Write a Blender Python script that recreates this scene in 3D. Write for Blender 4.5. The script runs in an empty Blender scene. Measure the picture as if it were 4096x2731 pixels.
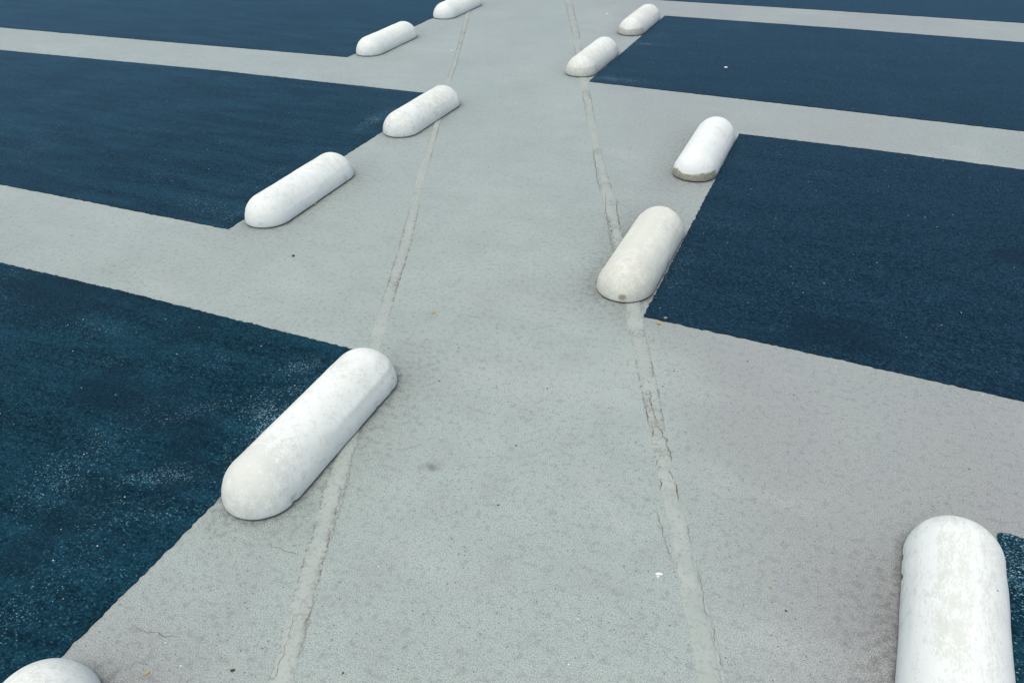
import bpy, math, random
import numpy as np
rng = np.random.RandomState(7); random.seed(7)
scene = bpy.context.scene
COL = scene.collection

# ------------------------------------------------------------------ camera
CX, CY, FPX, EYE = 2048.0, 1365.5, 3042.6, 1.7
PITCH, ROLL, YAW = 0.61003, -0.028856, -0.424737
cp, sp = math.cos(PITCH), math.sin(PITCH)
FW = np.array([math.sin(YAW)*cp, math.cos(YAW)*cp, -sp])
r0 = np.array([math.cos(YAW), -math.sin(YAW), 0.0]); u0 = np.cross(r0, FW)
RT = math.cos(ROLL)*r0 + math.sin(ROLL)*u0
UP = -math.sin(ROLL)*r0 + math.cos(ROLL)*u0
cam_d = bpy.data.cameras.new('camera'); cam = bpy.data.objects.new('camera', cam_d); COL.objects.link(cam)
from mathutils import Matrix, Vector
M = Matrix(((RT[0], UP[0], -FW[0], 0), (RT[1], UP[1], -FW[1], 0), (RT[2], UP[2], -FW[2], EYE), (0, 0, 0, 1)))
cam.matrix_world = M
cam_d.sensor_width = 36; cam_d.lens = FPX/4096*36; cam_d.clip_start = 0.05; cam_d.clip_end = 2000
scene.camera = cam

def gp(x, y, h=EYE):
    """surveyed point: position on the ground (metres) read off the photograph's pixel grid"""
    d = FW + (x-CX)/FPX*RT - (y-CY)/FPX*UP
    return np.array(d[:2]*(-h/d[2]))

# ------------------------------------------------------------------ numpy noise
def vnoise(x, y, seed=0):
    xi = np.floor(x).astype(np.int64); yi = np.floor(y).astype(np.int64); fx = x-xi; fy = y-yi
    fx = fx*fx*(3-2*fx); fy = fy*fy*(3-2*fy)
    def hsh(a, b):
        n = (a*374761393 + b*668265263 + seed*1442695041) & 0xffffffff
        n = ((n ^ (n >> 13))*1274126177) & 0xffffffff
        return ((n ^ (n >> 16)) & 0xffff)/65535.0
    return (hsh(xi, yi)*(1-fx)+hsh(xi+1, yi)*fx)*(1-fy)+(hsh(xi, yi+1)*(1-fx)+hsh(xi+1, yi+1)*fx)*fy
def fbm(x, y, seed=0, o=4):
    s = 0; a = .5; t = 0
    for i in range(o):
        s = s + a*vnoise(x*2**i+17.3*i, y*2**i-9.1*i, seed+i); t += a; a *= .5
    return s/t
def sstep(a, b, x):
    t = np.clip((x-a)/(b-a), 0, 1); return t*t*(3-2*t)

# ------------------------------------------------------------------ material helpers
class NT:
    def __init__(s, name):
        s.m = bpy.data.materials.new(name); s.m.use_nodes = True; s.t = s.m.node_tree; s.t.nodes.clear()
        s.out = s.t.nodes.new('ShaderNodeOutputMaterial'); s.b = s.t.nodes.new('ShaderNodeBsdfPrincipled')
        s.t.links.new(s.b.outputs[0], s.out.inputs[0])
    def n(s, kind, **kw):
        nd = s.t.nodes.new(kind)
        for k, v in kw.items():
            if k in nd.inputs.keys(): s.put(nd.inputs[k], v)
            else: setattr(nd, k, v)
        return nd
    def put(s, sock, v):
        if isinstance(v, bpy.types.NodeSocket): s.t.links.new(v, sock)
        else: sock.default_value = v
    def noise(s, vec, scale, detail=2, rough=.5, dist=0):
        nd = s.n('ShaderNodeTexNoise'); s.put(nd.inputs['Vector'], vec); s.put(nd.inputs['Scale'], scale)
        s.put(nd.inputs['Detail'], detail); s.put(nd.inputs['Roughness'], rough); s.put(nd.inputs['Distortion'], dist)
        return nd.outputs['Fac']
    def voro(s, vec, scale, feature='F1', out='Distance', rnd=1.0):
        nd = s.n('ShaderNodeTexVoronoi'); nd.feature = feature
        s.put(nd.inputs['Vector'], vec); s.put(nd.inputs['Scale'], scale); s.put(nd.inputs['Randomness'], rnd)
        return nd.outputs[out]
    def math(s, op, a, b=0.0, c=0.0):
        nd = s.n('ShaderNodeMath'); nd.operation = op
        s.put(nd.inputs[0], a); s.put(nd.inputs[1], b); s.put(nd.inputs[2], c); return nd.outputs[0]
    def ramp(s, v, lo, hi, a=0.0, b=1.0):
        nd = s.n('ShaderNodeMapRange'); nd.interpolation_type = 'SMOOTHSTEP'
        s.put(nd.inputs['Value'], v); nd.inputs['From Min'].default_value = lo; nd.inputs['From Max'].default_value = hi
        nd.inputs['To Min'].default_value = a; nd.inputs['To Max'].default_value = b; return nd.outputs[0]
    def mix(s, f, a, b, mode='MIX'):
        nd = s.n('ShaderNodeMix'); nd.data_type = 'RGBA'; nd.blend_type = mode
        s.put(nd.inputs[0], f)
        for i, v in ((6, a), (7, b)):
            if isinstance(v, tuple) and len(v) == 3: v = v+(1,)
            s.put(nd.inputs[i], v)
        return nd.outputs[2]
    def attr(s, name):
        nd = s.n('ShaderNodeAttribute'); nd.attribute_name = name
        sep = s.n('ShaderNodeSeparateColor'); s.t.links.new(nd.outputs['Color'], sep.inputs[0]); return sep.outputs
    def bump(s, hgt, strength, dist, normal=None):
        nd = s.n('ShaderNodeBump'); s.put(nd.inputs['Height'], hgt); nd.inputs['Strength'].default_value = strength
        nd.inputs['Distance'].default_value = dist
        if normal is not None: s.put(nd.inputs['Normal'], normal)
        return nd.outputs[0]
    def pos(s):
        return s.n('ShaderNodeNewGeometry').outputs['Position']
    def stretch(s, vec, sc, rot=0):
        nd = s.n('ShaderNodeMapping'); s.put(nd.inputs['Vector'], vec); nd.inputs['Scale'].default_value = sc
        nd.inputs['Rotation'].default_value = (0, 0, rot); return nd.outputs[0]

# ground: pale grey coated asphalt
def mat_ground():
    g = NT('grey_coated_asphalt'); P = g.pos(); A = g.attr('wear_tone')
    grain = g.noise(P, 290, 3, .75); coarse = g.noise(P, 45, 3, .6); big = g.noise(P, 1.3, 4, .6); mid = g.noise(P, 7, 4, .6)
    c = g.mix(g.ramp(big, .3, .7), (.350, .446, .412), (.386, .486, .450))
    c = g.mix(g.ramp(A[1], 0, 1, 0, 1), c, (.325, .360, .356))                                   # mauve coat right of the joint
    c = g.mix(g.ramp(mid, .4, .75, 0, .4), c, (.30, .355, .345))
    c = g.mix(g.ramp(g.noise(P, 26, 4, .7), .30, .50, .08, 0), c, (.20, .225, .22))
    c = g.mix(g.ramp(A[2], 0, 1, 0, .6), c, (.47, .55, .52))                               # pale streaks
    c = g.mix(g.ramp(grain, .34, .60, .68, 0), c, (.115, .135, .13))
    gr2 = g.noise(P, 95, 3, .7); c = g.mix(g.ramp(gr2, .30, .42, .32, 0), c, (.12, .135, .13)); c = g.mix(g.ramp(gr2, .60, .74, 0, .12), c, (.56, .63, .60))
    c = g.mix(g.ramp(g.noise(g.stretch(P, (.6, 2.2, 1)), 2.4, 5, .65), .52, .75, 0, .22), c, (.25, .27, .265))
    c = g.mix(g.ramp(coarse, .32, .5, .30, 0), c, (.14, .165, .16))                             # grain of the aggregate
    c = g.mix(g.ramp(grain, .58, .78, 0, .4), c, (.60, .69, .66))
    # dark grime caught in the texture near stops, plus painted contact shade
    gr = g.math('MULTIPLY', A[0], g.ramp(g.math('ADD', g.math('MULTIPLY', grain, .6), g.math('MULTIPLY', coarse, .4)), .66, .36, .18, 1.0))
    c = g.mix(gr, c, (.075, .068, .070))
    # sparse brown-black pits, denser in patches
    v = g.voro(P, 62); spots = g.ramp(v, .10, .17, 1, 0)
    sel = g.voro(P, 62, out='Color'); sp_ = g.n('ShaderNodeSeparateColor'); g.put(sp_.inputs[0], sel)
    patch = g.ramp(g.noise(P, 2.2, 3, .6), .42, .62, .90, .55)
    on = g.math('GREATER_THAN', sp_.outputs[0], patch)
    c = g.mix(g.math('MULTIPLY', g.math('MULTIPLY', spots, on), .75), c, (.06, .05, .045))
    v2 = g.voro(P, 19); s2 = g.ramp(v2, .055, .085, 1, 0)
    sp2 = g.n('ShaderNodeSeparateColor'); g.put(sp2.inputs[0], g.voro(P, 19, out='Color'))
    v4 = g.ramp(g.voro(P, 105), .14, .24, 1, 0); sp4 = g.n('ShaderNodeSeparateColor'); g.put(sp4.inputs[0], g.voro(P, 105, out='Color'))
    c = g.mix(g.math('MULTIPLY', g.math('MULTIPLY', v4, g.math('GREATER_THAN', sp4.outputs[0], g.ramp(g.noise(P, 1.7, 3, .6), .40, .62, .88, .55))), .55), c, (.10, .095, .085))
    on2 = g.math('GREATER_THAN', sp2.outputs[1], .86)
    c = g.mix(g.math('MULTIPLY', s2, on2), c, (.05, .042, .035))
    on3 = g.math('GREATER_THAN', sp2.outputs[2], .995)
    c = g.mix(g.math('MULTIPLY', s2, on3), c, (.42, .29, .13))
    # tiny white grains
    v3 = g.ramp(g.voro(P, 48), .06, .10, 1, 0); sp3 = g.n('ShaderNodeSeparateColor'); g.put(sp3.inputs[0], g.voro(P, 48, out='Color'))
    c = g.mix(g.math('MULTIPLY', v3, g.math('GREATER_THAN', sp3.outputs[0], .975)), c, (.8, .82, .82))
    g.put(g.b.inputs['Base Color'], c); g.b.inputs['Roughness'].default_value = .62
    g.b.inputs['Specular IOR Level'].default_value = .35
    g.b.inputs['Sheen Weight'].default_value = .60; g.b.inputs['Sheen Roughness'].default_value = .35; g.b.inputs['Sheen Tint'].default_value = (.9, 1, .98, 1)
    h = g.math('ADD', g.math('MULTIPLY', grain, .7), g.math('MULTIPLY', coarse, .5))
    nb = g.bump(h, .12, .003); nb = g.bump(g.noise(P, 3, 3, .5), .15, .02, nb)
    g.put(g.b.inputs['Normal'], nb); return g.m

def mat_bay():
    g = NT('dark_blue_bay_paint'); P = g.pos(); A = g.attr('wear_tone')
    Ps = g.stretch(P, (1.0, 1.35, 1))
    grain = g.noise(Ps, 130, 2, .6); fine = g.noise(Ps, 210, 2, .6); mid = g.noise(P, 5, 5, .65)
    streak = g.noise(g.stretch(P, (.9, 5.0, 1)), 1.6, 5, .65, .4)
    c = g.mix(A[1], (.0003, .0070, .0140), (.0022, .0098, .0215))                                  # teal to navy
    c = g.mix(g.math('MULTIPLY', g.ramp(streak, .38, .68, 0, .75), g.ramp(A[1], .55, .85, 1, .35)), c, g.mix(A[1], (.006, .040, .062), (.016, .042, .076)))
    c = g.mix(g.ramp(mid, .50, .72, 0, .4), c, (.003, .012, .024))
    c = g.mix(g.ramp(grain, .47, .70, 0, .62), c, g.mix(A[1], (.014, .078, .115), (.030, .075, .120)))
    c = g.mix(g.ramp(grain, .50, .30, 0, .8), c, (.0005, .005, .012))
    c = g.mix(g.ramp(g.noise(Ps, 26, 4, .75), .42, .62, 0, .25), c, g.mix(A[1], (.010, .052, .080), (.014, .050, .080)))
    c = g.mix(g.ramp(g.noise(Ps, 48, 2, .6), .5, .72, 0, .35), c, (.010, .055, .085))
    c = g.mix(g.math('MULTIPLY', A[0], .12), c, (.018, .085, .125))
    # worn pale crumbs and painted-in glints, thick only in the worn zones
    th = g.math('SUBTRACT', g.math('ADD', g.math('MULTIPLY', fine, .55), g.math('MULTIPLY', grain, .45)), g.math('MULTIPLY', g.math('SUBTRACT', 1.0, A[0]), .17))
    c = g.mix(g.ramp(th, .505, .63, 0, .85), c, (.30, .49, .58))
    v = g.ramp(g.voro(P, 40), .07, .12, 1, 0); s_ = g.n('ShaderNodeSeparateColor'); g.put(s_.inputs[0], g.voro(P, 40, out='Color'))
    c = g.mix(g.math('MULTIPLY', v, g.math('GREATER_THAN', s_.outputs[0], .955)), c, (.45, .52, .55))
    c = g.mix(g.math('MULTIPLY', v, g.math('GREATER_THAN', s_.outputs[1], .975)), c, (.25, .16, .08))
    c = g.mix(g.math('MULTIPLY', A[2], .85), c, (.004, .014, .026))
    g.put(g.b.inputs['Base Color'], c); g.b.inputs['Roughness'].default_value = .55
    g.b.inputs['Specular IOR Level'].default_value = .07; g.b.inputs['Specular Tint'].default_value = (.35, .8, 1, 1)
    g.b.inputs['Sheen Weight'].default_value = .52; g.b.inputs['Sheen Roughness'].default_value = .28; g.b.inputs['Sheen Tint'].default_value = (.33, .76, 1, 1)
    nb = g.bump(grain, .35, .004)
    g.put(g.b.inputs['Normal'], nb); return g.m

def mat_joint():
    g = NT('smooth_grey_sealant'); P = g.pos(); A = g.attr('wear_tone')
    n1 = g.noise(P, 90, 4, .65); n2 = g.noise(P, 9, 4, .6); n3 = g.noise(P, 30, 3, .6)
    c = g.mix(g.ramp(n2, .35, .7), (.318, .385, .352), (.358, .424, .390))
    c = g.mix(g.ramp(n1, .52, .3, 0, .7), c, (.24, .275, .255))
    e = g.math('MULTIPLY', A[0], g.ramp(g.math('ADD', g.math('MULTIPLY', n1, .5), g.math('MULTIPLY', n3, .5)), .56, .42, .12, 1.0))
    pv = g.voro(P, 75); ps = g.n('ShaderNodeSeparateColor'); g.put(ps.inputs[0], g.voro(P, 75, out='Color'))
    c = g.mix(g.math('MULTIPLY', g.math('MULTIPLY', g.ramp(pv, .14, .24, 1, 0), g.math('GREATER_THAN', ps.outputs[0], .72)), g.ramp(A[0], .05, .5, .15, .9)), c, (.10, .085, .07))
    c = g.mix(e, c, (.085, .07, .055))                                                        # dirt along the lips
    c = g.mix(A[2], c, (.34, .39, .41))
    g.put(g.b.inputs['Base Color'], c); g.b.inputs['Roughness'].default_value = .5
    nb = g.bump(g.noise(P, 25, 3, .5), .15, .01); nb = g.bump(n1, .4, .004, nb)
    g.put(g.b.inputs['Normal'], nb); return g.m

def mat_crack():
    g = NT('dirt_filled_crack'); P = g.pos()
    c = g.mix(g.ramp(g.noise(P, 120, 3), .4, .6), (.10, .08, .065), (.20, .17, .14))
    g.put(g.b.inputs['Base Color'], c); g.b.inputs['Roughness'].default_value = .95; return g.m

def mat_stop(i, tone=0.0, streak=(1, 1, 1)):
    g = NT('worn_white_paint'); tc = g.n('ShaderNodeTexCoord').outputs['Object']; A = g.attr('wear_tone')
    off = g.n('ShaderNodeVectorMath'); off.operation = 'ADD'; g.put(off.inputs[0], tc); off.inputs[1].default_value = (i*3.7, i*1.9, i*.7)
    P = off.outputs[0]; Ps = g.stretch(P, streak)
    fine = g.noise(Ps, 150, 4, .75); med = g.noise(Ps, 34, 5, .7); big = g.noise(P, 7, 4, .6)
    c = g.mix(g.ramp(big, .35, .7), (.735, .820, .785), (.70, .782, .745))
    c = g.mix(tone, c, (.68, .735, .60))
    m = g.math('ADD', g.math('MULTIPLY', fine, .5), g.math('MULTIPLY', med, .5))
    m = g.math('ADD', m, g.math('MULTIPLY', g.math('SUBTRACT', A[0], .5), .34))
    c = g.mix(g.ramp(m, .47, .60, 0, .58), c, (.535, .580, .510))                             # rubbed patches showing concrete
    m2 = g.math('ADD', g.math('MULTIPLY', g.noise(Ps, 55, 3, .6), .6), g.math('MULTIPLY', big, .4))
    c = g.mix(g.ramp(m2, .54, .66, 0, .5), c, (.545, .595, .555))
    c = g.mix(A[1], c, g.mix(g.ramp(g.noise(P, 60, 4, .7), .35, .65), (.25, .26, .19), (.40, .40, .32)))  # bare concrete band
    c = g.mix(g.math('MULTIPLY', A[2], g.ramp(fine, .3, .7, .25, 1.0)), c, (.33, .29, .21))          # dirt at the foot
    v = g.ramp(g.voro(P, 26), .05, .085, 1, 0); s_ = g.n('ShaderNodeSeparateColor'); g.put(s_.inputs[0], g.voro(P, 26, out='Color'))
    c = g.mix(g.math('MULTIPLY', v, g.math('GREATER_THAN', s_.outputs[0], .94)), c, (.04, .035, .03))
    g.put(g.b.inputs['Base Color'], c); g.b.inputs['Roughness'].default_value = .7; g.b.inputs['Specular IOR Level'].default_value = .25
    nb = g.bump(m, .25, .003); g.put(g.b.inputs['Normal'], nb); return g.m

def mat_plain(name, ca, cb, scale=80, rough=.8):
    g = NT(name); P = g.n('ShaderNodeTexCoord').outputs['Object']
    c = g.mix(g.ramp(g.noise(P, scale, 3, .6), .35, .65), ca, cb); g.put(g.b.inputs['Base Color'], c)
    g.b.inputs['Roughness'].default_value = rough; g.put(g.b.inputs['Normal'], g.bump(g.noise(P, scale*1.5, 3), .4, .002)); return g.m

# ------------------------------------------------------------------ mesh helper
def mesh_obj(name, V, F, mat, wear_tone=None, smooth=False, loc=(0, 0, 0), rotz=0):
    me = bpy.data.meshes.new(name); V = np.asarray(V, dtype=np.float32)
    me.from_pydata(V.tolist() if len(V) < 3000 else [tuple(v) for v in V.tolist()], [], F if isinstance(F, list) else F.tolist())
    if wear_tone is not None:
        a = me.color_attributes.new('wear_tone', 'FLOAT_COLOR', 'POINT')
        w = np.ones((len(V), 4), dtype=np.float32); w[:, :3] = np.clip(wear_tone, 0, 1); a.data.foreach_set('color', w.ravel())
    me.materials.append(mat)
    if smooth: me.polygons.foreach_set('use_smooth', [True]*len(me.polygons))
    me.update(); o = bpy.data.objects.new(name, me); COL.objects.link(o)
    o.location = loc; o.rotation_euler = (0, 0, rotz); return o
def grid_faces(nu, nv):
    i = np.arange(nu-1)[:, None]*nv + np.arange(nv-1)[None, :]
    return np.stack([i, i+nv, i+nv+1, i+1], -1).reshape(-1, 4)

# ------------------------------------------------------------------ layout data
SR, SH, SN, SW, SL = .1222, .1400, 1.9, .085, .815
STOPS = [  # x, y, angle deg, length, bay side (-1 left / +1 right)
    (-1.3946, 1.4841, .38, .8143, -1), (-2.6088, 3.0611, .72, .8181, -1), (-2.6096, 4.4181, -.57, .8054, -1),
    (-3.8688, 6.0499, -.23, .8181, -1), (-3.8945, 7.4958, -.30, .8109, -1), (-1.405, .14, -1.2, .815, -1),
    (.514, 1.398, -1.5, .815, 1), (-.7048, 3.0285, -.38, .7871, 1), (-.6991, 4.3795, .25, .8153, 1),
    (-1.9478, 6.0549, 0, .8203, 1), (-1.9387, 7.4051, 0, .8078, 1)]

RJ = [(-60, 2244, 2272), (0, 2257, 2287), (131, 2287, 2318), (218, 2300, 2331), (327, 2320, 2353), (392, 2331, 2366), (488, 2348, 2383), (575, 2368, 2401),
      (644, 2383, 2414), (740, 2401, 2444), (827, 2422, 2466), (906, 2440, 2483), (1000, 2457, 2505), (1100, 2475, 2530), (1222, 2501, 2562),
      (1292, 2509, 2575), (1379, 2527, 2592), (1475, 2546, 2614), (1544, 2562, 2631), (1614, 2575, 2644), (1684, 2592, 2657),
      (1753, 2605, 2671), (1823, 2618, 2684), (1893, 2630, 2698), (1966, 2649, 2720), (2097, 2675, 2749), (2192, 2692, 2768),
      (2306, 2714, 2792), (2410, 2731, 2814), (2515, 2758, 2840), (2610, 2775, 2860), (2731, 2792, 2884), (2900, 2822, 2922)]
LJ = [(-60, 1896, 1910), (0, 1880, 1896), (54, 1863, 1881), (240, 1815, 1833), (330, 1783, 1804), (430, 1755, 1780), (522, 1726, 1754), (605, 1703, 1732), (697, 1672, 1706),
      (827, 1640, 1678), (905, 1617, 1661), (993, 1593, 1641), (1092, 1563, 1610), (1161, 1540, 1588), (1231, 1516, 1568), (1318, 1493, 1546),
      (1400, 1468, 1521), (1600, 1405, 1470), (1818, 1350, 1414), (1949, 1300, 1371), (2079, 1262, 1339), (2210, 1223, 1306), (2340, 1184, 1273),
      (2471, 1146, 1235), (2602, 1112, 1202), (2731, 1077, 1172), (2900, 1030, 1130)]
rj_mid = np.array([gp((a+b)/2, y) for y, a, b in RJ])
def rj_x(y):
    o = np.argsort(rj_mid[:, 1]); return np.interp(y, rj_mid[o, 1], rj_mid[o, 0])

# ------------------------------------------------------------------ ground
def axis(lo, hi, step, far):
    a = np.arange(lo, hi+1e-6, step); out = []; d = step
    x = hi
    while x < far: d *= 1.35; x += d; out.append(x)
    neg = []; d = step; x = lo
    while x > -far: d *= 1.35; x -= d; neg.append(x)
    return np.array(neg[::-1]+a.tolist()+out)
GX, GY = axis(-6.5, 3.0, .03, 400), axis(-.4, 8.6, .03, 400)
X, Y = np.meshgrid(GX, GY, indexing='ij')
grime_and_shade = np.zeros_like(X)
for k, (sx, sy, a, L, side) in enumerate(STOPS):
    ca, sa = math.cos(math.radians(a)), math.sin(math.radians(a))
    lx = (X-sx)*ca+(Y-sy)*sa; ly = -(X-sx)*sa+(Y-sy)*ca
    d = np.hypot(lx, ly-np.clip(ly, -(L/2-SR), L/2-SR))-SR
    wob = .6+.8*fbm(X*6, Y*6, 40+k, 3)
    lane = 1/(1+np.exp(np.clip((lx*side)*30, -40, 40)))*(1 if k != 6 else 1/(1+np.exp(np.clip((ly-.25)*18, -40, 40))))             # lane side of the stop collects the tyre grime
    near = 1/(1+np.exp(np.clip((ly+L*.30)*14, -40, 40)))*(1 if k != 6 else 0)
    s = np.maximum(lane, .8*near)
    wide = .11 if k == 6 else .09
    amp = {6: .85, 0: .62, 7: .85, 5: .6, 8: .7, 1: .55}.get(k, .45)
    grime_and_shade = np.maximum(grime_and_shade, amp*np.exp(-np.clip(d, 0, 9)/(wide*wob))*(.15+.85*s))
    grime_and_shade = np.maximum(grime_and_shade, .9*np.exp(-np.clip(d, 0, 9)/.018))  # dark contact shade painted tight around the foot of each stop
st = gp(1733, 1859); grime_and_shade = np.maximum(grime_and_shade, .95*sstep(.032, .010, np.hypot(X-st[0], Y-st[1])))
grime_and_shade = grime_and_shade + .08*sstep(.52, .75, fbm(X*1.4, Y*1.4, 3, 5))
dx = X-rj_x(Y)
mauve = sstep(-.25, .40, dx)*(.62+.38*sstep(3.6, 1.8, Y))*(.45+.6*fbm(X*1.2, Y*1.2, 9, 3)) + .45*sstep(.9, .2, Y+.15*X)*sstep(-.9, -1.3, X) + .25*sstep(.9, .5, Y)
pale = sstep(.55, .8, fbm(X*2.0+Y*.5, Y*4.0, 21, 4))*.5
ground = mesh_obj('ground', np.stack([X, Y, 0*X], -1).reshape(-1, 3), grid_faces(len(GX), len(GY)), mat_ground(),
                  np.stack([grime_and_shade, mauve, pale], -1).reshape(-1, 3))
ground['kind'] = 'structure'; ground['label'] = 'pale grey coated parking deck floor'

# ------------------------------------------------------------------ blue bays (thin coats laid on the deck)
M_BAY = mat_bay()
def path(pts, ext_end):
    P = [gp(*p) for p in pts]; d = P[-1]-P[-2]; d /= np.linalg.norm(d)
    L = sum(np.linalg.norm(P[i+1]-P[i]) for i in range(len(P)-1))
    if ext_end > L: P.append(P[-1]+d*(ext_end-L))
    return np.array(P)
def resample(P, s):
    seg = np.r_[0, np.cumsum(np.linalg.norm(np.diff(P, axis=0), axis=1))]
    s = s*seg[-1]; return np.stack([np.interp(s, seg, P[:, 0]), np.interp(s, seg, P[:, 1])], -1)
def bay(near_pts, far_pts, depth, navy, seed, step=.02, base=.18, zones=()):
    """near/far side lines, both starting at the front edge; zones of worn crumbs and painted glints: (x, y, rx, ry, rot, strength)"""
    A = path(near_pts, depth); B = path(far_pts, depth)
    k = max(2, int(3.2/step)); u = np.linspace(0, 1, k)*3.2/depth; u = np.r_[u[u < 1], np.linspace(u[u < 1][-1], 1, 40)[1:]]
    nv = int(np.linalg.norm(A[0]-B[0])/step)+1; v = np.linspace(0, 1, nv)
    a, b = resample(A, u), resample(B, u)
    G = a[:, None]*(1-v[None, :, None])+b[:, None]*v[None, :, None]
    jag = lambda n: np.clip(rng.normal(0, .0019, n), -.005, .005)+.002*(vnoise(np.arange(n)*.31, np.zeros(n), seed)-.5)
    G[:, 0, 1] += jag(len(u)); G[:, -1, 1] += jag(len(u)); G[0, :, 0] += jag(nv)
    X, Y = G[..., 0], G[..., 1]
    w = base+.35*sstep(.55, .85, fbm(X*3, Y*3, seed+2, 4))
    for (zx, zy, rx, ry, rot, s) in zones:
        c, sn = math.cos(rot), math.sin(rot); lx = (X-zx)*c+(Y-zy)*sn; ly = -(X-zx)*sn+(Y-zy)*c
        w = np.maximum(w, s*np.exp(-((lx/rx)**2+(ly/ry)**2))*(.55+.9*fbm(X*7, Y*7, seed+8, 3)))
    dark = sstep(.66, .8, fbm(X*2.2, Y*2.2, seed+5, 4))*.6
    V = np.dstack([X, Y, np.full_like(X, .004)]).reshape(-1, 3); F = grid_faces(len(u), nv).tolist()
    # thin skirt so the coat has an edge
    nu = len(u); ring = [i*nv for i in range(nu)]+[(nu-1)*nv+j for j in range(1, nv)]+[i*nv+nv-1 for i in range(nu-2, -1, -1)]+[j for j in range(nv-2, 0, -1)]
    base = len(V); V = np.vstack([V, V[ring]*[1, 1, 0]+[0, 0, -.001]]); n = len(ring)
    F += [[ring[i], ring[(i+1) % n], base+(i+1) % n, base+i] for i in range(n)]
    W = np.stack([w, np.full_like(w, navy), dark], -1).reshape(-1, 3); W = np.vstack([W, W[ring]])
    o = mesh_obj('parking_bay', V, F, M_BAY, W); o['kind'] = 'structure'; o['group'] = 'dark blue parking bays'
    return o
z = lambda x, y, rx, ry, rot, s: (*gp(x, y), rx, ry, rot, s)
# near left bay
c_far = [(1459.5, 1411), (1146, 1332), (480, 1164), (0, 1052)]
P0 = gp(1459.5, 1411); P1 = gp(226, 2645); dd = (P1-P0)/np.linalg.norm(P1-P0)
nearC = P0+dd*2.25
def bay_world_near(near_xy, far_pts, depth, **kw):
    B = path(far_pts, depth); dirv = (B[-1]-B[0])/np.linalg.norm(B[-1]-B[0])
    global path_override; path_override = np.array([near_xy, near_xy+dirv*depth])
    return path_override
_path = path
def path(pts, ext_end):
    return pts if isinstance(pts, np.ndarray) else _path(pts, ext_end)
def seg(x1, y1, x2, y2, wd, st):
    a, b = gp(x1, y1), gp(x2, y2); c = (a+b)/2; d = b-a
    return (c[0], c[1], np.linalg.norm(d)*.55, wd, math.atan2(d[1], d[0]), st)
bay(bay_world_near(nearC, c_far, 5.15), c_far, 5.15, .0, 11, .012, base=.28, zones=[
    seg(860, 1980, 1400, 1440, .15, 1.15), seg(20, 1930, 640, 1700, .07, .72), seg(520, 1710, 1000, 1600, .07, .8), seg(860, 1740, 1240, 1560, .14, .9),
    seg(430, 1930, 960, 1880, .07, .85), seg(360, 1430, 520, 1460, .09, .6), seg(100, 1980, 520, 1900, .08, .6), seg(1040, 1500, 1400, 1440, .09, .8),
    seg(0, 2150, 900, 1990, .12, .55), seg(100, 2500, 500, 2250, .10, .5)])
bay([(912, 918), (460, 829), (0, 738)], [(1762, 381), (870, 284), (0, 202)], 5.15, .35, 21, .02, zones=[
    z(850, 830, .40, .16, 0, .5), z(930, 870, .12, .25, 0, .62), z(1080, 700, .25, .25, 0, .5), z(1500, 480, .10, .5, 0, .75), z(1560, 400, .25, .2, 0, .45)])
bay([(1389, 230), (610, 164), (0, 111)], [(2250, -165), (1100, -215), (0, -262)], 5.15, .55, 31, .025, zones=[z(1180, 140, .3, .2, 0, .5), z(1400, 200, .2, .2, 0, .45)])
# right bays
bay([(2573, 1268), (3300, 1426), (4096, 1607)], [(2956, 537), (3500, 602), (4096, 682)], 5.15, .85, 41, .014, base=.22, zones=[
    z(2720, 1080, .10, .45, .1, .5), z(2900, 900, .35, .10, 0, .55), z(3100, 620, .35, .06, 0, .5), z(2860, 870, .2, .12, 0, .5)])
bay([(2355, 328), (3200, 424), (4096, 527)], [(2660, 65), (3400, 118), (4096, 172)], 5.15, .8, 51, .022, zones=[
    z(2470, 320, .5, .10, 0, .8), z(2600, 180, .3, .05, 0, .8), z(2690, 105, .3, .06, 0, .7), z(2400, 300, .12, .3, 0, .6)])
bay([(2330, -22), (2605, 0), (3300, 42), (4096, 94)], [(2540, -150), (3300, -108), (4096, -62)], 5.15, .8, 61, .03)
g_far = [(3989, 2127), (4096, 2155)]
P0 = gp(3989, 2127)
bay(bay_world_near(P0+np.array([0.0, -2.25]), g_far, 5.15), g_far, 5.15, .1, 71, .014, base=.45, zones=[z(4060, 2300, .2, .4, 0, .8)])
bay_labels = ['dark blue bay behind the longest near wheel stop', 'dark blue bay on the left behind two wheel stops', 'dark blue bay at the top left corner',
              'large dark blue bay on the right', 'dark blue bay at the upper right with a white crumb on it', 'sliver of dark blue bay at the top right edge', 'sliver of dark blue bay beside the bottom right wheel stop']
for o, l in zip([o for o in COL.objects if o.name.startswith('parking_bay')], bay_labels): o['label'] = l

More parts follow.
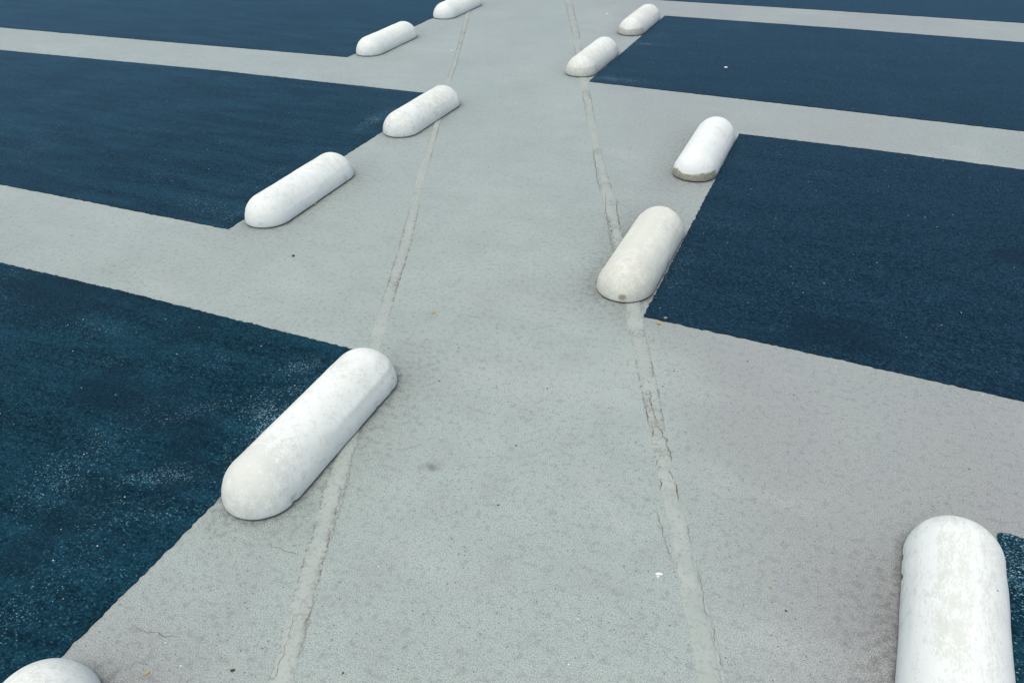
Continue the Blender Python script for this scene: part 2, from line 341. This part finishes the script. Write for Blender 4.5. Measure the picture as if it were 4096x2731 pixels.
# ------------------------------------------------------------------ sealed joints
M_J = mat_joint()
def joint(rows, seed, label, lip=None):
    rows = np.array(rows, float); Ls = np.array([gp(a, y) for y, a, b in rows]); Rs = np.array([gp(b, y) for y, a, b in rows])
    mid = (Ls+Rs)/2; s = np.r_[0, np.cumsum(np.linalg.norm(np.diff(mid, axis=0), axis=1))]
    n = int(s[-1]/.012); t = np.linspace(0, s[-1], n)
    def ip(A): return np.stack([np.interp(t, s, A[:, 0]), np.interp(t, s, A[:, 1])], -1)
    Lp, Rp = ip(Ls), ip(Rs)
    d = Rp-Lp; d /= np.linalg.norm(d, axis=1)[:, None]
    def jag(sd): return (.0035*(fbm(t*14, t*0+.5, sd, 3)-.5)*2+.004*(fbm(t*60, t*0+.5, sd+3, 2)-.5))[:, None]
    Lp = Lp+d*jag(seed); Rp = Rp+d*jag(seed+9)
    m = 9; v = np.linspace(0, 1, m)
    G = Lp[:, None]*(1-v[None, :, None])+Rp[:, None]*v[None, :, None]
    z_ = .0016+.0012*np.sin(np.pi*v)[None, :]+.0010*(fbm(G[..., 0]*20, G[..., 1]*20, seed, 3)-.5); z_[:, [0, -1]] = .0002
    edge = np.exp(-np.minimum(v, 1-v)[None, :]*9)*sstep(.28, .62, fbm(t*3.0, t*0, seed+20, 3))[:, None]
    wide = .55*sstep(.55, .75, fbm(G[..., 0]*9, G[..., 1]*9, seed+31, 3))
    W = np.stack([np.clip(edge+wide*.6, 0, 1), 0*edge, 0*edge], -1)
    o = mesh_obj('sealed_joint', np.dstack([G, z_]).reshape(-1, 3), grid_faces(n, m)[:, ::-1], M_J, W.reshape(-1, 3), smooth=True)
    o['kind'] = 'structure'; o['label'] = label; return o
joint(LJ, 5, 'pale sealed joint passing under the wheel stops left of the lane')
joint(RJ, 6, 'cracked pale sealed joint running down the right of the lane')
lipj = joint([(2235, 2783, 2786), (2320, 2797, 2808), (2410, 2815, 2830), (2515, 2841, 2860), (2620, 2862, 2884), (2731, 2886, 2908), (2900, 2924, 2950)], 8, 'narrow bluish smear of sealant beside the right joint')
n_ = len(lipj.data.vertices); w_ = np.tile([.1, 0, .35, 1], n_).astype(np.float32); lipj.data.color_attributes['wear_tone'].data.foreach_set('color', w_)

M_CR = mat_crack()
def crack(polys, width, label, z0=.0042):
    V = []; F = []
    for pts in polys:
        P = np.array([gp(*p) for p in pts]); s = np.r_[0, np.cumsum(np.linalg.norm(np.diff(P, axis=0), axis=1))]
        n = max(4, int(s[-1]/.005)); t = np.linspace(0, s[-1], n)
        C = np.stack([np.interp(t, s, P[:, 0]), np.interp(t, s, P[:, 1])], -1)
        C += (np.stack([fbm(t*50, t*0+pts[0][0], 3, 3), fbm(t*50, t*0+pts[0][1], 5, 3)], -1)-.5)*.014 + (np.stack([fbm(t*160, t*0+pts[0][0], 13, 2), fbm(t*160, t*0+pts[0][1], 15, 2)], -1)-.5)*.006
        T = np.gradient(C, axis=0); T /= np.linalg.norm(T, axis=1)[:, None]+1e-9; N = np.stack([-T[:, 1], T[:, 0]], -1)
        w = width*(.2+1.3*fbm(t*90, t*0+pts[0][0]*.7, 8, 2)**1.3)*np.minimum(1, np.minimum(t, s[-1]-t)/.02+.1)
        b = len(V)
        for c, nn, ww in zip(C, N, w): V += [(*(c-nn*ww), z0), (*(c+nn*ww), z0)]
        F += [[b+2*i, b+2*i+1, b+2*i+3, b+2*i+2] for i in range(n-1)]
    o = mesh_obj('pavement_crack', V, F, M_CR); o['kind'] = 'structure'; o['label'] = label
crack([[(2569, 1580), (2585, 1578), (2618, 1572)], [(2597, 1560), (2600, 1612), (2612, 1640), (2619, 1663), (2629, 1683), (2628, 1687)], [(2621, 1700), (2636, 1715), (2650, 1732), (2652, 1752), (2668, 1764), (2673, 1790), (2682, 1820), (2688, 1848)],
       [(2672, 1878), (2676, 1885), (2686, 1898), (2694, 1925)], [(2700, 1932), (2712, 1965), (2717, 2008)], [(2585, 1640), (2592, 1690)], [(2623, 1852), (2632, 1846), (2629, 1866)], [(2588, 1520), (2592, 1535)], [(2600, 1700), (2612, 1722), (2608, 1750)], [(2626, 1880), (2640, 1868), (2652, 1871)], [(2640, 1915), (2645, 1960)]], .0017, 'brown crack wandering through the sealed joint')
crack([[(1074, 2172), (1110, 2190), (1160, 2207), (1200, 2218)]], .0011, 'hairline crack left of the left joint below the long stop', .0008)
crack([[(515, 2518), (545, 2502), (560, 2522), (640, 2538), (712, 2545)]], .0013, 'hairline crack near the bottom left corner', .0008)
crack([[(2420, 780), (2424, 850), (2440, 960), (2455, 1010)], [(2372, 600), (2384, 690), (2398, 760)], [(2466, 800), (2472, 880), (2485, 940)]], .0014, 'dark split along the left lip of the right joint', .0032)
crack([[(2630, 2050), (2655, 2150), (2690, 2260)], [(2745, 2100), (2762, 2180)], [(2790, 2290), (2818, 2420), (2860, 2560), (2880, 2690)]], .0008, 'thin dark line along the lower right joint', .0042)
crack([[(1180, 2450), (1130, 2640), (1085, 2731)], [(1262, 2380), (1225, 2520), (1190, 2640)], [(1420, 1790), (1385, 1950), (1345, 2090), (1300, 2240)]], .0006, 'thin dark line along the lower left joint', .0032)

# ------------------------------------------------------------------ wheel stops
def make_stop(i, x, y, ang, L, side, label):
    R, H, n, w = SR, SH, SN, SW
    S = L/2-R; step = .006
    ns = int(2*S/step); na = int(math.pi*R/step)
    P = []
    for k in range(ns): P.append((1, 0, S*(-1+2*k/ns)))
    for k in range(na): t = math.pi*k/na; P.append((math.cos(t), math.sin(t), S))
    for k in range(ns): P.append((-1, 0, S*(1-2*k/ns)))
    for k in range(na): t = math.pi+math.pi*k/na; P.append((math.cos(t), math.sin(t), -S))
    P = np.array(P); N = len(P); arc = np.arange(N)*step
    chip = np.where(rng.rand(N) > .978, rng.rand(N)*.006, 0); chip = (chip+np.roll(chip, 1)*.8+np.roll(chip, -1)*.8+np.roll(chip, 2)*.4)
    wav = .0045*(fbm(arc*9, arc*0+i, 60+i, 3)-.5)
    rings = []  # (q, z)
    rings.append((.90, .0003)); rings.append((.905, .0068)); rings.append((.99, .0074))
    for zz in (.0086, .0102, .0118): rings.append((1.0, zz))
    for a in np.linspace(86, 2, 30):
        q = math.sin(math.radians(a)); rings.append((q, H*(w+(1-w)*(1-q**n)**(1/n))))
    rings.append((0.0, H))
    V = []; W = []
    for ri, (q, zz) in enumerate(rings):
        e = wav*(q > .9)-chip*(.97 < q)*(zz < .030)
        px = P[:, 0]*(R*q+e); py = P[:, 1]*(R*q+e)+P[:, 2]
        z = np.full(N, zz) + (.0035*(fbm(px*14+i*5, py*14, 80+i, 3)-.5) if zz > .0125 else 0)
        rg = np.exp(-((zz-.082)/.010)**2)*(.0028 if i == 0 else .0009)*(P[:, 0] > .5 if i in (0,) else 1)*sstep(-.12, .1, P[:, 2])   # casting ridge left by the mould
        px = px+rg*np.sign(P[:, 0])
        V.append(np.stack([px, py, z], -1))
        nearend = sstep(-.10, -S-R*.7, py)
        rub = .16+.50*fbm(px*9+i*3.1, py*5, 30+i, 4)+.16*zz/H
        if i == 0: rub += .45*sstep(-.12, -.33, py)*sstep(1.0, .3, np.hypot(px, py+.30)/.17)-.10
        if i == 7: rub += .55*sstep(.06, .02, abs(px+.005+.02*fbm(py*9, py*0, 5, 2)))*sstep(-.22, -.1, py)*(.4+fbm(px*12, py*9, 6, 3)) + .30*nearend*fbm(px*14, py*14, 7, 3)
        if i == 8: rub -= .35
        if i in (1, 3, 4): rub -= .12
        if i in (2, 9): rub += .10*nearend
        if i == 6: rub += -.20+.16*sstep(.05, .02, abs(px+.03))+.12*sstep(.03, .01, abs(px-.05))
        bare = np.zeros(N)
        edgez = .045+.018*(fbm(px*25, py*25, 90+i, 3)-.5)
        if i == 8: bare = sstep(edgez+.0025, edgez-.0025, z)*(sstep(-.28, -.33, py)) + .6*sstep(.028, .018, z)*(px > 0)*sstep(.2, .0, py)
        if i == 10: bare = .55*sstep(edgez+.02, edgez+.01, z)*sstep(-.26, -.30, py)
        if i == 9: bare = .28*sstep(edgez+.035, edgez+.02, z)*sstep(-.24, -.28, py)
        if i == 7: bare = 1.0*sstep(.014, .008, np.hypot((px-.022)*.7, (z-.030)))*sstep(-.3, -.33, py)
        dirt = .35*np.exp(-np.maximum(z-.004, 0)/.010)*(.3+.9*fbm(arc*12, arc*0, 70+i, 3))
        if i == 7: dirt = dirt+.35*nearend*fbm(px*22, py*22, 99, 3)+bare
        if i == 10: dirt = dirt+.10
        W.append(np.stack([rub, bare, dirt], -1))
    V = np.concatenate(V); W = np.concatenate(W); nr = len(rings)
    F = []
    for r in range(nr-1):
        for k in range(N):
            k2 = (k+1) % N; F.append([r*N+k, r*N+k2, (r+1)*N+k2, (r+1)*N+k])
    F.append([k for k in range(N-1, -1, -1)])
    tone = {7: .5, 0: .05, 9: .15}.get(i, .0)
    streak = {6: (1.6, .55, 1), 7: (1, 1.2, 1)}.get(i, (1, 1, 1))
    o = mesh_obj('wheel_stop', V, F, mat_stop(i, tone, streak), W, smooth=True, loc=(x, y, .0), rotz=math.radians(ang))
    import bmesh
    bm = bmesh.new(); bm.from_mesh(o.data); bmesh.ops.remove_doubles(bm, verts=[v for v in bm.verts if v.co.z > H*.93], dist=.0004)
    for f in bm.faces:
        if len(f.verts) > 10 or max(v.co.z for v in f.verts) < .0078: f.smooth = False
    bm.to_mesh(o.data); bm.free()
    o['label'] = label; o['category'] = 'wheel stop'; o['group'] = 'white concrete wheel stops in front of the parking bays'
    return o
labels = ['big white wheel stop in left foreground, beige rubbed patch on its near end',
          'clean white wheel stop beside the near corner of the middle left blue bay',
          'white wheel stop covering the far corner of the middle left blue bay',
          'small white wheel stop beside the near corner of the top left blue bay',
          'white wheel stop at the top edge, its far end cut off',
          'white wheel stop cut off at the bottom left corner, only rounded top showing',
          'largest white wheel stop, cut off at the bottom right corner beside dark blue sliver',
          'yellowish weathered wheel stop with a small grey chip on its near end',
          'bright white wheel stop with a bare grey-green band round its near foot',
          'white wheel stop with beige near end at upper right bay corner, joint running under it',
          'farthest right wheel stop, mottled grey near end, by upper right bay']
for i, (s, l) in enumerate(zip(STOPS, labels)): make_stop(i, *s, l)

# ------------------------------------------------------------------ litter on the deck
def blob(name, pt, size, flat, mat, label, cat, z0=0.0, seed=0, stretch=1.0, rot=0.0, crumple=.35, group=None):
    import bmesh
    bm = bmesh.new(); bmesh.ops.create_icosphere(bm, subdivisions=3, radius=1)
    rs = random.Random(seed); ax = [Vector((rs.uniform(-1, 1), rs.uniform(-1, 1), rs.uniform(-1, 1))).normalized() for _ in range(14)]; am = [rs.uniform(.5, 1) for _ in ax]
    for v in bm.verts:
        k = 1+crumple*sum(m*(max(0, v.co.normalized().dot(a))**4-.12) for a, m in zip(ax, am))*.8
        v.co = v.co*k; v.co.x *= size*stretch; v.co.y *= size; v.co.z = v.co.z*size*flat
    zmin = min(v.co.z for v in bm.verts)
    for v in bm.verts: v.co.z -= zmin
    me = bpy.data.meshes.new(name); bm.to_mesh(me); bm.free(); me.materials.append(mat)
    o = bpy.data.objects.new(name, me); COL.objects.link(o); g = gp(*pt); o.location = (g[0], g[1], z0); o.rotation_euler = (0, 0, rot)
    o['label'] = label; o['category'] = cat
    if group: o['group'] = group
    return o
M_WH = mat_plain('white_scrap', (.78, .8, .8), (.6, .64, .66), 60); M_YE = mat_plain('yellow_stone', (.36, .26, .09), (.48, .38, .19), 200)
M_BR = mat_plain('dark_brown_bit', (.03, .025, .02), (.08, .06, .045), 200); M_GR = mat_plain('grey_stone', (.18, .19, .15), (.26, .25, .18), 200)
blob('crumpled_scrap', (2642, 2299), .0050, .40, M_WH, 'crumpled white scrap lying on grey floor left of the lower right joint', 'scrap', seed=3, stretch=1.6, rot=.5, crumple=.9)
blob('crumpled_scrap', (2630, 2306), .0028, .5, M_WH, 'tiny white crumb touching the left of the crumpled scrap', 'scrap', seed=5, stretch=1.3, crumple=.9)
blob('pebble', (2634, 1294), .0075, .6, M_YE, 'yellow-brown pebble just below the near corner of the large right bay', 'pebble', seed=6, stretch=1.3)
blob('pebble', (2662, 1276), .007, .5, M_GR, 'olive grey pebble on blue paint above the yellow-brown pebble', 'pebble', z0=.004, seed=8, stretch=1.2)
blob('pebble', (2614, 1358), .0045, .6, M_YE, 'small orange pebble right of the joint, below the yellow-brown pebble', 'pebble', seed=9)
blob('pebble', (2901, 277), .012, .7, M_WH, 'bright white crumb alone on the upper right blue bay', 'pebble', z0=.004, seed=10, stretch=1.2)
blob('leaf_scrap', (1736, 1253), .0058, .35, M_YE, 'curled yellow leaf scrap in the middle of the grey lane', 'leaf', seed=12, stretch=1.4, crumple=.9, rot=.4)
blob('pebble', (1173, 1025), .007, .5, M_BR, 'black-brown crumb on the grey stripe left of the left joint', 'pebble', seed=13)
blob('pebble', (1258, 819), .009, .6, M_YE, 'orange crumb at the foot of the clean white wheel stop', 'pebble', seed=14, stretch=1.3)
blob('pebble', (930, 2680), .0042, .5, M_BR, 'black angular crumb near the bottom edge left of the left joint', 'pebble', seed=15, stretch=1.3, rot=.5)
blob('leaf_scrap', (585, 2692), .0042, .35, M_YE, 'ochre leaf scrap near the bottom left wheel stop', 'leaf', seed=16, stretch=1.9, rot=.9)
blob('pebble', (3081, 2349), .0035, .6, M_YE, 'tiny orange crumb midway between right joint and bottom right stop', 'pebble', seed=17)
blob('pebble', (1809, 209), .009, .6, M_WH, 'pale pinkish crumb beside the left joint near the top', 'pebble', seed=18, z0=0.004)
blob('pebble', (2430, 58), .011, .6, M_WH, 'pale crumb on the far lane left of the farthest right stop', 'pebble', seed=19)

# ------------------------------------------------------------------ light
SUN_E, SUN_AZ = math.radians(76), math.radians(200)      # direction the sun stands at, clockwise from +Y
wd = bpy.data.worlds.new('World'); scene.world = wd; wd.use_nodes = True
nt = wd.node_tree; bg = nt.nodes['Background']
sky = nt.nodes.new('ShaderNodeTexSky'); sky.sky_type = 'NISHITA'; sky.sun_disc = False
sky.sun_elevation = SUN_E; sky.sun_rotation = SUN_AZ; sky.air_density = .6; sky.dust_density = 6.0; sky.ozone_density = .6
nt.links.new(sky.outputs[0], bg.inputs[0]); bg.inputs[1].default_value = .148
sd = bpy.data.lights.new('sun', 'SUN'); sd.energy = .58; sd.angle = math.radians(70); sd.color = (1, .985, .94)
so = bpy.data.objects.new('sun', sd); COL.objects.link(so)
dirv = Vector((math.sin(SUN_AZ)*math.cos(SUN_E), math.cos(SUN_AZ)*math.cos(SUN_E), math.sin(SUN_E)))
so.rotation_euler = dirv.to_track_quat('Z', 'Y').to_euler(); so.location = (0, 0, 20)

scene.view_settings.view_transform = 'Standard'; scene.view_settings.look = 'None'
scene.view_settings.exposure = 0.27; scene.view_settings.gamma = 1
scene.render.engine = 'CYCLES'
scene.render.resolution_x, scene.render.resolution_y = 1024, 682
